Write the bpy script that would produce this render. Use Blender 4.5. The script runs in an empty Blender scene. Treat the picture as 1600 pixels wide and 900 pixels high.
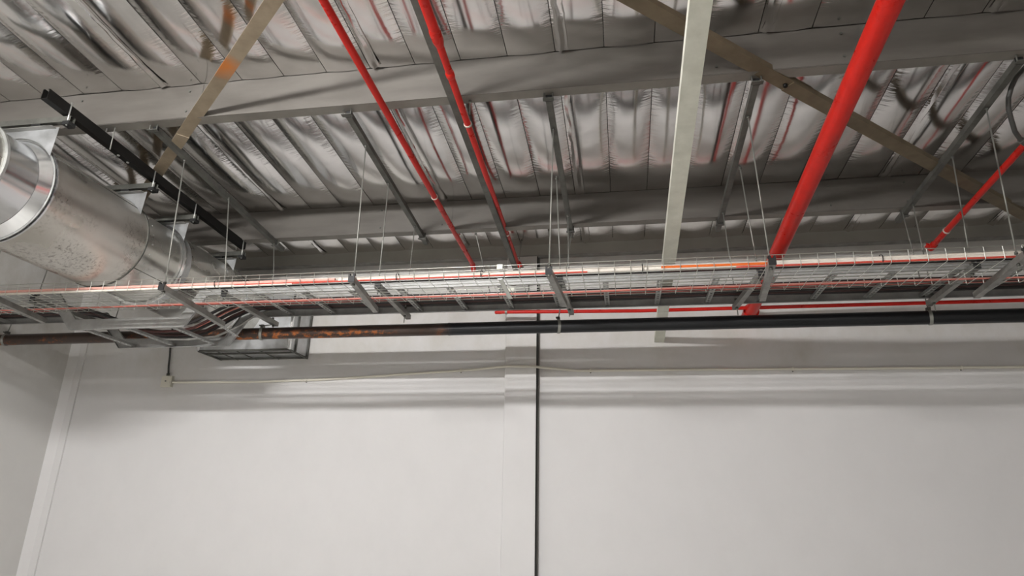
import bpy, math, random
from mathutils import Vector, Matrix
random.seed(7)
C = bpy.context.scene.collection
EYE = 1.65            # eye height above the floor; heights below are measured from the eye

# ------------------------------------------------------------------ camera
f_px, pitch, yaw, roll = 1029.57, math.radians(18.715), math.radians(-9.685), math.radians(1.199)
cp, sp, cy, sy = math.cos(pitch), math.sin(pitch), math.cos(yaw), math.sin(yaw)
fwd = Vector((sy*cp, cy*cp, sp)); rt = Vector((cy, -sy, 0)); up = rt.cross(fwd)
r2 = math.cos(roll)*rt + math.sin(roll)*up; u2 = -math.sin(roll)*rt + math.cos(roll)*up
cam = bpy.data.cameras.new('camera'); cam.sensor_width = 36; cam.lens = f_px/1600*36
camo = bpy.data.objects.new('camera', cam); C.objects.link(camo)
camo.matrix_world = Matrix(((r2.x, u2.x, -fwd.x, 0), (r2.y, u2.y, -fwd.y, 0), (r2.z, u2.z, -fwd.z, EYE), (0, 0, 0, 1)))
cam.clip_start = .05; cam.clip_end = 60
bpy.context.scene.camera = camo

# ------------------------------------------------------------------ world, exposure, lamp strengths
w = bpy.data.worlds.new('world'); bpy.context.scene.world = w; w.use_nodes = True
w.node_tree.nodes['Background'].inputs[0].default_value = (.9, .93, 1, 1)
w.node_tree.nodes['Background'].inputs[1].default_value = .02
vs = bpy.context.scene.view_settings
vs.view_transform = 'Standard'; vs.look = 'None'; vs.exposure = 0.0; vs.gamma = 1
KEY_LAMP = 570.0      # emission of the batten lamp near the camera
FILL_LAMP = 140.0       # emission of the fill battens added behind the camera

# ------------------------------------------------------------------ materials
def mat(name, col=(.5,.5,.5), rough=.5, metal=0., spec=None, emit=None):
    m = bpy.data.materials.new(name); m.use_nodes = True
    b = m.node_tree.nodes['Principled BSDF']
    b.inputs['Base Color'].default_value = (*col, 1); b.inputs['Roughness'].default_value = rough
    b.inputs['Metallic'].default_value = metal
    if spec is not None: b.inputs['Specular IOR Level'].default_value = spec
    if emit: b.inputs['Emission Color'].default_value = (*emit[0], 1); b.inputs['Emission Strength'].default_value = emit[1]
    return m
def nd(m, t, **k):
    n = m.node_tree.nodes.new(t)
    for a, v in k.items(): setattr(n, a, v)
    return n
def lk(m, a, b): m.node_tree.links.new(a, b)
def bsdf(m): return m.node_tree.nodes['Principled BSDF']
def ramp(m, src, stops):
    r = nd(m, 'ShaderNodeValToRGB')
    while len(r.color_ramp.elements) < len(stops): r.color_ramp.elements.new(.5)
    for e, (p, c) in zip(r.color_ramp.elements, stops):
        e.position = p; e.color = (*c, 1) if len(c) == 3 else c
    lk(m, src, r.inputs[0]); return r.outputs[0]
def noise(m, coord='Object', scale=5, detail=4, rough=.5, vec=(1, 1, 1)):
    t = nd(m, 'ShaderNodeTexCoord'); mp = nd(m, 'ShaderNodeMapping'); mp.inputs['Scale'].default_value = vec
    lk(m, t.outputs[coord], mp.inputs[0]); n = nd(m, 'ShaderNodeTexNoise')
    n.inputs['Scale'].default_value = scale; n.inputs['Detail'].default_value = detail; n.inputs['Roughness'].default_value = rough
    lk(m, mp.outputs[0], n.inputs['Vector']); return n.outputs['Fac']
def wnoise(m, scale, detail=4, rough=.5, vec=(1, 1, 1)):
    g = nd(m, 'ShaderNodeNewGeometry'); mp = nd(m, 'ShaderNodeMapping'); mp.inputs['Scale'].default_value = vec
    lk(m, g.outputs['Position'], mp.inputs[0]); n = nd(m, 'ShaderNodeTexNoise')
    n.inputs['Scale'].default_value = scale; n.inputs['Detail'].default_value = detail; n.inputs['Roughness'].default_value = rough
    lk(m, mp.outputs[0], n.inputs['Vector']); return n.outputs['Fac']
def bump(m, src, strength=.2, dist=.01, prev=None):
    b = nd(m, 'ShaderNodeBump'); b.inputs['Strength'].default_value = strength; b.inputs['Distance'].default_value = dist
    lk(m, src, b.inputs['Height'])
    if prev: lk(m, prev, b.inputs['Normal'])
    lk(m, b.outputs[0], bsdf(m).inputs['Normal']); return b.outputs[0]
def mottled(name, c1, c2, scale=6, rough=.5, metal=0., lo=.35, hi=.65, bs=0, vec=(1,1,1), rr=None, detail=4):
    m = mat(name, c1, rough, metal)
    n = wnoise(m, scale, detail, .6, vec)
    lk(m, ramp(m, n, [(lo, c1), (hi, c2)]), bsdf(m).inputs['Base Color'])
    if rr: lk(m, ramp(m, n, [(lo, (rr[0],)*3), (hi, (rr[1],)*3)]), bsdf(m).inputs['Roughness'])
    if bs: bump(m, n, bs, .004)
    return m

M = {}
M['galv'] = mottled('galvanised_steel', (.34,.345,.33), (.46,.465,.45), 14, .42, .65, rr=(.36,.52))
M['rail'] = mottled('ladder_rail_steel', (.27,.27,.26), (.36,.36,.35), 9, .5, .4, rr=(.46,.58))
M['galv_dull'] = mottled('dull_galvanised_steel', (.22,.215,.2), (.32,.315,.295), 9, .5, .45)
M['strut'] = mottled('grey_strut_steel', (.085,.085,.075), (.135,.135,.12), 9, .5, .35)
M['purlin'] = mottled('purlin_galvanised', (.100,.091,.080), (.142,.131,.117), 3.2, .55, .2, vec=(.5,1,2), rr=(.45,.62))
M['flange'] = mottled('purlin_flange_bounce_lit', (.19,.175,.155), (.25,.235,.21), 3.2, .55, .2)  # same steel as the web, lightened to paint in the floor bounce
M['eave'] = mottled('eave_steel', (.33,.315,.28), (.38,.365,.33), 2.2, .6, .3)
M['black'] = mat('black_enamel', (.006,.0055,.005), .5, spec=.25)
M['dark_end'] = mat('dark_plastic', (.01,.01,.01), .6)
M['cream'] = mottled('cream_coating', (.64,.64,.55), (.76,.76,.67), 8, .5, 0., rr=(.4,.6))
M['white_conduit'] = mat('ivory_plastic', (.70,.67,.58), .45)
M['cable_cream'] = mottled('cream_cable_sheath', (.72,.66,.58), (.80,.75,.68), 5, .42)
M['cable_red'] = mat('red_cable_sheath', (.55,.075,.05), .45)
M['cable_pink'] = mat('pink_cable_sheath', (.76,.40,.34), .4)
M['cable_rose'] = mat('rose_cable_sheath', (.62,.20,.16), .4)
M['cable_orange'] = mat('orange_cable_sheath', (.75,.15,.02), .45)
M['cable_black'] = mat('black_cable_sheath', (.014,.011,.011), .5)
M['cable_maroon'] = mat('maroon_cable_sheath', (.045,.010,.008), .5)
M['wire'] = mat('bright_zinc_wire', (.62,.63,.58), .36, .75)
M['rod'] = mat('zinc_threaded_rod', (.27,.27,.245), .48, .5)
M['bolt'] = mat('bright_bolt', (.7,.7,.68), .3, .9)
M['floor'] = mottled('concrete_floor', (.50,.49,.46), (.58,.57,.54), 1.5, .6)
M['farwall'] = mottled('far_wall_paint', (.68,.67,.65), (.73,.72,.70), 1.5, .8)
M['seal'] = mat('joint_sealant', (.17,.165,.15), .8)
M['gap'] = mat('dark_joint_filler', (.02,.02,.018), .9)
M['hose'] = mat('black_rubber_hose', (.06,.06,.055), .5)
M['glow'] = mat('lamp_diffuser', (.9,.9,.9), .5, emit=((1., .988, .98), KEY_LAMP))
M['glow_fill'] = mat('fill_lamp_diffuser', (.9,.9,.9), .5, emit=((1., .98, .965), FILL_LAMP))

# painted precast wall: near-white paint with grey dirt towards its top edge (dust that gathered there)
def wallmat(name, base, dirt):
    m = mat(name, base, .75)
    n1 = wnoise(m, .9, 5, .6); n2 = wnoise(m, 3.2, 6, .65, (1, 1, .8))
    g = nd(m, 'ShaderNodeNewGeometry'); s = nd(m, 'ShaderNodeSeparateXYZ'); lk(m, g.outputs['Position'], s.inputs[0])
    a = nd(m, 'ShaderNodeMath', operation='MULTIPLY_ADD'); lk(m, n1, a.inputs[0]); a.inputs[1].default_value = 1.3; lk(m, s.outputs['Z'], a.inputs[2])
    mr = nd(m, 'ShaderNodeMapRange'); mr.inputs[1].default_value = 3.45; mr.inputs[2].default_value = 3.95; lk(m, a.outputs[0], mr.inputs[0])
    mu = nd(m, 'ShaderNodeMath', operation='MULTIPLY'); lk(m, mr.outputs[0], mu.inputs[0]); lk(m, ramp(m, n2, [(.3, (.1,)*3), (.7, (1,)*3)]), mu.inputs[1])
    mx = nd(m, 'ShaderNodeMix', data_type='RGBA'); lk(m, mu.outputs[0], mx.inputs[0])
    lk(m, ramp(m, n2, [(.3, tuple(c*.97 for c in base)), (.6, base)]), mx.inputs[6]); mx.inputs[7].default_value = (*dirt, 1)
    lk(m, mx.outputs[2], bsdf(m).inputs['Base Color'])
    bump(m, wnoise(m, 9, 5, .6), .12, .01)
    return m
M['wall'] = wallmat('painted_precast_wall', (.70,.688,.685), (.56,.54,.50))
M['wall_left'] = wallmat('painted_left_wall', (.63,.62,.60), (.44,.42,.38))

# red pipe paint
def redmat():
    m = mat('red_pipe_paint', (.55,.02,.012), .36, spec=.3)
    n = wnoise(m, 7, 4, .6)
    lk(m, ramp(m, n, [(.35, (.50,.012,.006)), (.65, (.60,.016,.009))]), bsdf(m).inputs['Base Color'])
    lk(m, ramp(m, n, [(.35, (.26,)*3), (.65, (.42,)*3)]), bsdf(m).inputs['Roughness'])
    return m
M['red'] = redmat()
M['white_ring'] = mat('pale_sealing_ring', (.6,.52,.46), .5)

# black iron pipe, rusty along its left part
def ironmat():
    m = mat('black_iron_pipe', (.02,.018,.017), .33, .35)
    g = nd(m, 'ShaderNodeNewGeometry'); s = nd(m, 'ShaderNodeSeparateXYZ'); lk(m, g.outputs['Position'], s.inputs[0])
    n = wnoise(m, 13, 7, .75, (1, 1.6, 1.6)); big = wnoise(m, 1.5, 2, .5)
    mr = nd(m, 'ShaderNodeMapRange'); mr.inputs[1].default_value = -1.45; mr.inputs[2].default_value = -1.55; lk(m, s.outputs['X'], mr.inputs[0])
    zr = nd(m, 'ShaderNodeMapRange'); zr.inputs[1].default_value = 3.19; zr.inputs[2].default_value = 3.14; lk(m, s.outputs['Z'], zr.inputs[0])
    q = ramp(m, n, [(.50, (0,)*3), (.60, (1,)*3)]); q2 = ramp(m, big, [(.36, (0,)*3), (.50, (1,)*3)])
    m1 = nd(m, 'ShaderNodeMath', operation='MULTIPLY'); lk(m, q, m1.inputs[0]); lk(m, mr.outputs[0], m1.inputs[1])
    m2 = nd(m, 'ShaderNodeMath', operation='MULTIPLY'); lk(m, m1.outputs[0], m2.inputs[0]); lk(m, q2, m2.inputs[1])
    m3 = nd(m, 'ShaderNodeMath', operation='MULTIPLY'); lk(m, m2.outputs[0], m3.inputs[0]); lk(m, zr.outputs[0], m3.inputs[1])
    b0 = nd(m, 'ShaderNodeMix', data_type='RGBA'); lk(m, mr.outputs[0], b0.inputs[0]); b0.inputs[6].default_value = (.014,.015,.017,1); b0.inputs[7].default_value = (.05,.033,.026,1)
    mx = nd(m, 'ShaderNodeMix', data_type='RGBA'); lk(m, m3.outputs[0], mx.inputs[0]); lk(m, b0.outputs[2], mx.inputs[6]); mx.inputs[7].default_value = (.42,.13,.03,1)
    lk(m, mx.outputs[2], bsdf(m).inputs['Base Color'])
    lk(m, ramp(m, m3.outputs[0], [(0, (.36,)*3), (1, (.85,)*3)]), bsdf(m).inputs['Roughness'])
    bump(m, n, .15, .004)
    return m
M['iron'] = ironmat()

# brace: tan primer with one orange rust patch
def bracemat(name, c1, c2, patch=None):
    m = mat(name, c1, .6, .1)
    n = wnoise(m, 6, 4, .6)
    col = ramp(m, n, [(.35, c1), (.65, c2)])
    if patch:
        g = nd(m, 'ShaderNodeNewGeometry'); d = nd(m, 'ShaderNodeVectorMath', operation='DISTANCE')
        lk(m, g.outputs['Position'], d.inputs[0]); d.inputs[1].default_value = patch
        a = nd(m, 'ShaderNodeMath', operation='MULTIPLY_ADD'); lk(m, n, a.inputs[0]); a.inputs[1].default_value = .12; lk(m, d.outputs['Value'], a.inputs[2])
        mr = nd(m, 'ShaderNodeMapRange'); mr.inputs[1].default_value = .21; mr.inputs[2].default_value = .10; lk(m, a.outputs[0], mr.inputs[0])
        mx = nd(m, 'ShaderNodeMix', data_type='RGBA'); lk(m, mr.outputs[0], mx.inputs[0]); lk(m, col, mx.inputs[6]); mx.inputs[7].default_value = (.48,.16,.03,1)
        col = mx.outputs[2]
    lk(m, col, bsdf(m).inputs['Base Color'])
    return m
M['brace_a'] = bracemat('tan_primer_rust_patch', (.21,.165,.11), (.29,.235,.165), (-2.42, 3.145, 2.60+EYE))
M['brace_b'] = bracemat('brown_primer', (.12,.092,.055), (.17,.132,.083))

# galvanised duct sheet with dark speckled weathering
def ductmat(name, speck, rough, c1, c2):
    m = mat(name, c1, rough, .95)
    n = wnoise(m, 2.2, 4, .55); sp_ = wnoise(m, 44, 4, .7); big = wnoise(m, 2.6, 2, .5)
    base = ramp(m, n, [(.35, c1), (.65, c2)])
    k = nd(m, 'ShaderNodeMath', operation='MULTIPLY'); lk(m, ramp(m, sp_, [(.50, (0,)*3), (.66, (1,)*3)]), k.inputs[0]); lk(m, ramp(m, big, [(.42, (0,)*3), (.58, (speck,)*3)]), k.inputs[1])
    mx = nd(m, 'ShaderNodeMix', data_type='RGBA'); lk(m, k.outputs[0], mx.inputs[0]); lk(m, base, mx.inputs[6]); mx.inputs[7].default_value = (.16,.14,.12,1)
    lk(m, mx.outputs[2], bsdf(m).inputs['Base Color'])
    lk(m, ramp(m, n, [(.35, (rough-.06,)*3), (.65, (rough+.1,)*3)]), bsdf(m).inputs['Roughness'])
    bump(m, wnoise(m, 3, 3, .5), .25, .01)
    return m
M['duct'] = ductmat('weathered_duct_sheet', .75, .30, (.56,.535,.49), (.68,.66,.62))
M['duct2'] = ductmat('duct_sheet', .15, .25, (.55,.54,.50), (.66,.655,.62))
M['duct_bright'] = ductmat('bright_duct_sheet', .0, .18, (.74,.75,.76), (.82,.83,.84))
M['sheet'] = mottled('flat_galvanised_sheet', (.46,.47,.47), (.60,.61,.62), 9, .38, .7, rr=(.28,.5))

# reflective foil facing of the roof blanket
def foilmat(name, wr=1.0):
    m = mat(name, (.66,.645,.63), .2, 1.)
    t = nd(m, 'ShaderNodeTexCoord'); oi = nd(m, 'ShaderNodeObjectInfo')
    s = nd(m, 'ShaderNodeSeparateXYZ'); lk(m, t.outputs['Object'], s.inputs[0])
    ab = nd(m, 'ShaderNodeMath', operation='ABSOLUTE'); lk(m, s.outputs['X'], ab.inputs[0])
    mask = nd(m, 'ShaderNodeMapRange'); mask.inputs[1].default_value = .075; mask.inputs[2].default_value = .155; lk(m, ab.outputs[0], mask.inputs[0])
    off = nd(m, 'ShaderNodeVectorMath', operation='MULTIPLY_ADD'); off.inputs[1].default_value = (1, 1, 1)
    lk(m, t.outputs['Object'], off.inputs[0]); cm = nd(m, 'ShaderNodeCombineXYZ')
    rr = nd(m, 'ShaderNodeMath', operation='MULTIPLY'); lk(m, oi.outputs['Random'], rr.inputs[0]); rr.inputs[1].default_value = 40
    lk(m, rr.outputs[0], cm.inputs[0]); lk(m, rr.outputs[0], cm.inputs[1]); lk(m, cm.outputs[0], off.inputs[2])
    def nz(vec, sc, det):
        mp = nd(m, 'ShaderNodeMapping'); mp.inputs['Scale'].default_value = vec; lk(m, off.outputs[0], mp.inputs[0])
        n = nd(m, 'ShaderNodeTexNoise'); n.inputs['Scale'].default_value = sc; n.inputs['Detail'].default_value = det; lk(m, mp.outputs[0], n.inputs['Vector']); return n.outputs['Fac']
    wrk = nz((2.2, 14, 1), 2.6, 3)              # short creases running out from the seams
    soft = nz((1.2, .7, 1), 3.0, 2)
    mu = nd(m, 'ShaderNodeMath', operation='MULTIPLY'); lk(m, wrk, mu.inputs[0]); lk(m, mask.outputs[0], mu.inputs[1])
    b1 = bump(m, soft, .12*wr, .03)
    b2 = bump(m, mu.outputs[0], .45*wr, .008, b1)
    lk(m, ramp(m, nz((1, 1, 1), 9, 4), [(.35, (.74,.725,.71)), (.65, (.80,.785,.77))]), bsdf(m).inputs['Base Color'])
    lk(m, ramp(m, soft, [(.3, (.12,)*3), (.7, (.18,)*3)]), bsdf(m).inputs['Roughness'])
    return m
M['foil'] = foilmat('foil_facing')
M['foil_lap'] = foilmat('creased_foil_lap', 2.2)

# ------------------------------------------------------------------ mesh building
class MB:
    def __init__(s): s.v = []; s.f = []; s.sm = []
    def add(s, vs, fs, smooth=False):
        n = len(s.v); s.v += [Vector(p) for p in vs]; s.f += [tuple(i+n for i in q) for q in fs]; s.sm += [smooth]*len(fs); return s
    def box(s, x0, x1, y0, y1, z0, z1):
        vs = [(x, y, z) for x in (x0, x1) for y in (y0, y1) for z in (z0, z1)]
        return s.add(vs, [(0,1,3,2), (4,6,7,5), (0,4,5,1), (2,3,7,6), (0,2,6,4), (1,5,7,3)])
    def sweep(s, prof, path, side, smooth=False, caps=True):
        """closed profile [(a, b)]: a along `side`, b along the in-plane normal, mitred at the bends"""
        side = Vector(side).normalized(); path = [Vector(p) for p in path]; n = len(prof); rings = []
        for i, p in enumerate(path):
            d0 = (p-path[i-1]).normalized() if i else (path[1]-p).normalized()
            d1 = (path[i+1]-p).normalized() if i < len(path)-1 else d0
            n0, n1 = side.cross(d0).normalized(), side.cross(d1).normalized()
            m = (n0+n1).normalized(); k = 1/max(.3, m.dot(n1))
            rings += [p + side*a + m*b*k for a, b in prof]
        fs = [(i*n+j, i*n+(j+1) % n, (i+1)*n+(j+1) % n, (i+1)*n+j) for i in range(len(path)-1) for j in range(n)]
        s.add(rings, fs, smooth)
        if caps:
            k = len(s.v)-len(rings)
            s.f += [tuple(k+j for j in reversed(range(n))), tuple(k+(len(path)-1)*n+j for j in range(n))]; s.sm += [False]*2
        return s
    def tube(s, path, r, n=10, caps=True):
        path = [Vector(p) for p in path]; rings = []; ref = None
        rs = r if isinstance(r, (list, tuple)) else [r]*len(path)
        for i, p in enumerate(path):
            d = (path[min(i+1, len(path)-1)]-path[max(i-1, 0)]).normalized()
            if ref is None: ref = Vector((0,0,1)) if abs(d.z) < .9 else Vector((1,0,0))
            a = (ref - d*ref.dot(d)).normalized(); ref = a; b = d.cross(a)
            rings += [p + (a*math.cos(t)+b*math.sin(t))*rs[i] for t in [2*math.pi*j/n for j in range(n)]]
        fs = [(i*n+j, i*n+(j+1) % n, (i+1)*n+(j+1) % n, (i+1)*n+j) for i in range(len(path)-1) for j in range(n)]
        k = len(s.v); s.add(rings, fs, True)
        if caps: s.f += [tuple(k+j for j in reversed(range(n))), tuple(k+(len(path)-1)*n+j for j in range(n))]; s.sm += [False]*2
        return s
    def ring(s, c, axis, r0, r1, wd, n=32):
        """band round an axis: inner radius r0, outer r1, width wd"""
        c = Vector(c); axis = Vector(axis).normalized(); ref = Vector((0,0,1)) if abs(axis.z) < .9 else Vector((1,0,0))
        a = (ref-axis*ref.dot(axis)).normalized(); b = axis.cross(a); vs = []
        for j in range(n):
            t = 2*math.pi*j/n; d = a*math.cos(t)+b*math.sin(t)
            vs += [c+d*r0-axis*wd/2, c+d*r1-axis*wd/2, c+d*r1+axis*wd/2, c+d*r0+axis*wd/2]
        fs = [(4*j+k, 4*j+(k+1) % 4, 4*((j+1) % n)+(k+1) % 4, 4*((j+1) % n)+k) for j in range(n) for k in range(4)]
        return s.add(vs, fs, True)
    def build(s, name, m, parent=None, org=None, flat=False, sharp=35):
        me = bpy.data.meshes.new(name)
        if org is None:
            xs, ys, zs = zip(*s.v); org = Vector(((min(xs)+max(xs))/2, (min(ys)+max(ys))/2, min(zs)))
        org = Vector(org)
        me.from_pydata([tuple(p-org) for p in s.v], [], s.f); me.polygons.foreach_set('use_smooth', [x and not flat for x in s.sm])
        me.materials.append(M[m] if isinstance(m, str) else m); me.update()
        import bmesh
        bm = bmesh.new(); bm.from_mesh(me); bmesh.ops.recalc_face_normals(bm, faces=bm.faces)
        for e in bm.edges:
            if len(e.link_faces) == 2 and e.calc_face_angle(0) > math.radians(sharp): e.smooth = False
        bm.to_mesh(me); bm.free()
        o = bpy.data.objects.new(name, me); C.objects.link(o)
        place(o, org, parent); return o
def place(o, org, parent=None):
    wp = Vector(org) + Vector((0, 0, EYE)); o['wp'] = tuple(wp)
    if parent is not None: o.parent = parent; o.location = wp - Vector(parent['wp'])
    else: o.location = wp
def copy_of(src, org, parent):
    o = src.copy(); C.objects.link(o); place(o, org, parent); return o
def thing(name, label, cat, org, group=None):
    o = bpy.data.objects.new(name, None); o.empty_display_size = .05; C.objects.link(o); place(o, org)
    return tag(o, label, cat, group)
def tag(o, label, cat, group=None):
    o['label'] = label; o['category'] = cat
    if group: o['group'] = group
    return o
def struct(o): o['kind'] = 'structure'; return o
def uprof(w_, h, t, lips=0.):
    """open-top channel section, a across, b up from 0"""
    p = [(-w_/2, h), (-w_/2, 0), (w_/2, 0), (w_/2, h)]
    if lips: p += [(w_/2-lips, h), (w_/2-lips, h-t), (w_/2-t, h-t)]
    else: p += [(w_/2-t, h)]
    p += [(w_/2-t, t), (-w_/2+t, t)]
    if lips: p += [(-w_/2+t, h-t), (-w_/2+lips, h-t), (-w_/2+lips, h)]
    else: p += [(-w_/2+t, h)]
    return p
def rect(w_, h, b0=0): return [(-w_/2, b0), (w_/2, b0), (w_/2, b0+h), (-w_/2, b0+h)]
WALL_Y, LEFT_X = 6.5, -6.19
RIGHT_X, FRONT_Y = 9.0, -9.5
def foil_z(y): return 2.872-.0722*(y-3.613)
def under_z(y): return 2.6-.0828*(y-3.704)       # underside of the purlins

# ------------------------------------------------------------------ the room shell
struct(MB().box(LEFT_X-.3, RIGHT_X+.2, FRONT_Y-.2, WALL_Y+.3, -1.85, -1.65).build('floor', 'floor'))
zc = lambda y: foil_z(y)+.07
ce = MB(); y0, y1 = FRONT_Y-.2, WALL_Y+.3
ce.add([(x, y, zc(y)+dz) for x in (LEFT_X-.3, RIGHT_X+.2) for y in (y0, y1) for dz in (0, .1)], [(0,1,3,2), (4,6,7,5), (0,4,5,1), (2,3,7,6), (0,2,6,4), (1,5,7,3)])
ceiling = struct(ce.build('ceiling', 'foil'))
JX = -.828
wb = struct(MB().box(LEFT_X-.3, RIGHT_X+.2, WALL_Y+.04, WALL_Y+.3, -1.65, zc(WALL_Y)).build('wall_back', 'gap'))
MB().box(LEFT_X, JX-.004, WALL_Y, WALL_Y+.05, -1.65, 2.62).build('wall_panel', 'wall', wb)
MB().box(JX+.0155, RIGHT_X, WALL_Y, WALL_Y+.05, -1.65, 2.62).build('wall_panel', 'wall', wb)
pp = [(-1.150, WALL_Y+.001), (-1.150, WALL_Y-.079), (-1.143, WALL_Y-.085), (JX-.006, WALL_Y-.085), (JX-.006, WALL_Y+.001)]
MB().add([(x, y, z) for z in (-1.65, 2.56) for x, y in pp], [tuple(range(5)), tuple(range(9, 4, -1))]+[(i, (i+1) % 5, 5+(i+1) % 5, 5+i) for i in range(5)]).build('pilaster', 'wall', wb)
MB().box(JX+.001, JX+.0155, WALL_Y-.03, WALL_Y+.045, -1.65, 2.56).build('sealant_strip', 'seal', wb)
MB().box(JX-.0055, JX+.0008, WALL_Y-.083, WALL_Y+.045, -1.65, 2.56).build('joint_filler', 'gap', wb)
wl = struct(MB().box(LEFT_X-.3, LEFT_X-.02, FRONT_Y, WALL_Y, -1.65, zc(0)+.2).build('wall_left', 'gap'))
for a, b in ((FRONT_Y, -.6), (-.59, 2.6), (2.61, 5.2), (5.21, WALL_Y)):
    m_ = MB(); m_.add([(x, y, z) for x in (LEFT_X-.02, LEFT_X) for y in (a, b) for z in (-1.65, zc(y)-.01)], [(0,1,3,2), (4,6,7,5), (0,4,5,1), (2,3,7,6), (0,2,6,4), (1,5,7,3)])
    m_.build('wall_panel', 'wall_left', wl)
struct(MB().box(RIGHT_X, RIGHT_X+.2, FRONT_Y, WALL_Y, -1.65, zc(FRONT_Y)).build('wall_right', 'farwall'))
struct(MB().box(LEFT_X-.3, RIGHT_X+.2, FRONT_Y-.2, FRONT_Y, -1.65, zc(FRONT_Y)).build('wall_front', 'farwall'))
# corner bead: a chamfer and a flat strip
ct = MB(); pr = [(LEFT_X, WALL_Y), (LEFT_X, WALL_Y-.075), (LEFT_X+.075, WALL_Y-.02), (LEFT_X+.155, WALL_Y-.02), (LEFT_X+.155, WALL_Y)]
ct.add([(x, y, z) for z in (-1.65, 2.6) for x, y in pr], [tuple(range(5)), tuple(range(9, 4, -1))]+[(i, (i+1) % 5, 5+(i+1) % 5, 5+i) for i in range(5)])
struct(ct.build('trim_1', 'wall'))

# foil faced blanket: pillows between seams, hung under the ceiling between purlins
PW = .32
def pillow(ya, yb, sag, seed):
    rnd = random.Random(seed); nx, ny = 8, 14; b = MB(); vs = []
    k = [rnd.uniform(.88, 1.12) for _ in range(3)]; ph = rnd.uniform(0, 6)
    for j in range(ny+1):
        v = j/ny; y = ya+(yb-ya)*v
        e = (1-abs(2*v-1)**3.2)
        for i in range(nx+1):
            u = -1+2*i/nx
            cr = (1-abs(u)**2.3)
            z = foil_z(y)+.008 - sag*1.25*k[0]*cr*(.16+.84*e) - .012*e*k[1] - .004*cr*math.sin(7*v*k[2]+ph)
            vs.append((u*(PW/2-.0025), y, z))
        # short upstand at each seam keeps the joint recessed
    fs = [(j*(nx+1)+i, j*(nx+1)+i+1, (j+1)*(nx+1)+i+1, (j+1)*(nx+1)+i) for j in range(ny) for i in range(nx)]
    b.add(vs, fs, True)
    for i0 in (0, nx):
        for j in range(ny):
            p, q = vs[j*(nx+1)+i0], vs[(j+1)*(nx+1)+i0]; s_ = .002 if i0 else -.002
            b.add([p, q, (q[0]+s_, q[1], q[2]+.04), (p[0]+s_, p[1], p[2]+.04)], [(0, 1, 2, 3)], False)
    return b
rows = [(-1.85, -.02, .020), (-.015, 1.80, .022), (1.805, 3.605, .024), (3.615, 5.420, .026), (5.43, 6.40, .020)]
for ri, (ya, yb, sag) in enumerate(rows):
    MB().add([(LEFT_X+.001, ya, foil_z(ya)-.004), (LEFT_X+.001, yb, foil_z(yb)-.004), (-6.118, yb, foil_z(yb)-.002), (-6.118, ya, foil_z(ya)-.002)], [(0, 1, 2, 3)]).build('foil_edge_strip', 'foil', ceiling)
    protos = []
    for k in range(-19, 17):
        x = -.04+PW*k+PW/2
        if x < LEFT_X+.1: continue
        org = (x, (ya+yb)/2, foil_z((ya+yb)/2)-.05)
        if len(protos) < 4:
            b = pillow(ya, yb, sag, ri*10+len(protos))
            for p in b.v: p.x += x
            o = b.build('foil_panel', 'foil', ceiling, org=org, sharp=60); protos.append(o)
        else: copy_of(protos[random.randrange(4)], org, ceiling)
# creased overlaps every fourth seam
for ri, (ya, yb, sag) in enumerate(rows[1:]):
    for x in (-3.22, -1.60, -.32, .96, 2.24, 3.52):
        b = MB(); n = 22; vs = []; rnd = random.Random(int(x*100)+ri)
        for j in range(n+1):
            y = ya+.02+(yb-ya-.04)*j/n; wv = rnd.uniform(-.006, .006)
            e = 1-abs(2*j/n-1)**3.2
            for dx, dz in ((-.022+wv, -.006), (.002+wv, -.017-rnd.uniform(0, .006)), (.030+wv*1.6, -.008), (.048+wv*.6, -.013-.014*e)):
                vs.append((x+dx, y, foil_z(y)+dz-.003*e))
        b.add(vs, [(4*j+i, 4*j+i+1, 4*j+i+5, 4*j+i+4) for j in range(n) for i in range(3)], True)
        b.build('foil_lap', 'foil_lap', ceiling)

# ------------------------------------------------------------------ purlins and eave beam
def purlin(y, ztop, zbot, label, bolts=()):
    t = thing('steel_purlin', label, 'purlin', ((LEFT_X+RIGHT_X)/2, y, zbot), 'steel purlins under the roof')
    L, R_ = LEFT_X+.005, RIGHT_X-.005; th = .004
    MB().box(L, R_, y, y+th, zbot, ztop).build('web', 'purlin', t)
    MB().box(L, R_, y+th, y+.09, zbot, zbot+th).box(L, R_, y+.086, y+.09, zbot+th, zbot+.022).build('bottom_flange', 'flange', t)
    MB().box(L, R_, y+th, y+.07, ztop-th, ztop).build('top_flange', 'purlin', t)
    for x0, x1 in bolts:
        MB().box(x0, x1, y-.004, y-.0005, zbot+.004, ztop-.01).build('splice_plate', 'purlin', t)
        for bx in (x0+.1, x1-.1):
            for bz in (zbot+.055, ztop-.06):
                MB().tube([(bx, y-.012, bz), (bx, y-.004, bz)], .009, 6).build('bolt', 'strut', t)
    return t
purlin(1.80, 3.003, 2.735, 'steel purlin nearest the camera, overhead', ())
purlin(3.613, 2.880, 2.600, 'near galvanised purlin crossing above the black strut end and the red pipes', ((-3.98, -2.9), (.55, 1.5)))
purlin(5.427, 2.749, 2.455, 'far galvanised purlin behind the threaded rods, nearer the wall', ((-2.3, -1.5), (1.7, 2.5)))
ev = thing('eave_beam', 'dark flat eave beam along the top of the white wall', 'beam', ((LEFT_X+RIGHT_X)/2, 6.40, 2.55))
MB().box(LEFT_X+.005, RIGHT_X-.005, 6.40, 6.406, 2.555, foil_z(6.4)+.05).build('web', 'eave', ev)
MB().box(LEFT_X+.005, RIGHT_X-.005, 6.406, 6.495, 2.55, 2.555).build('bottom_flange', 'galv_dull', ev)

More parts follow.
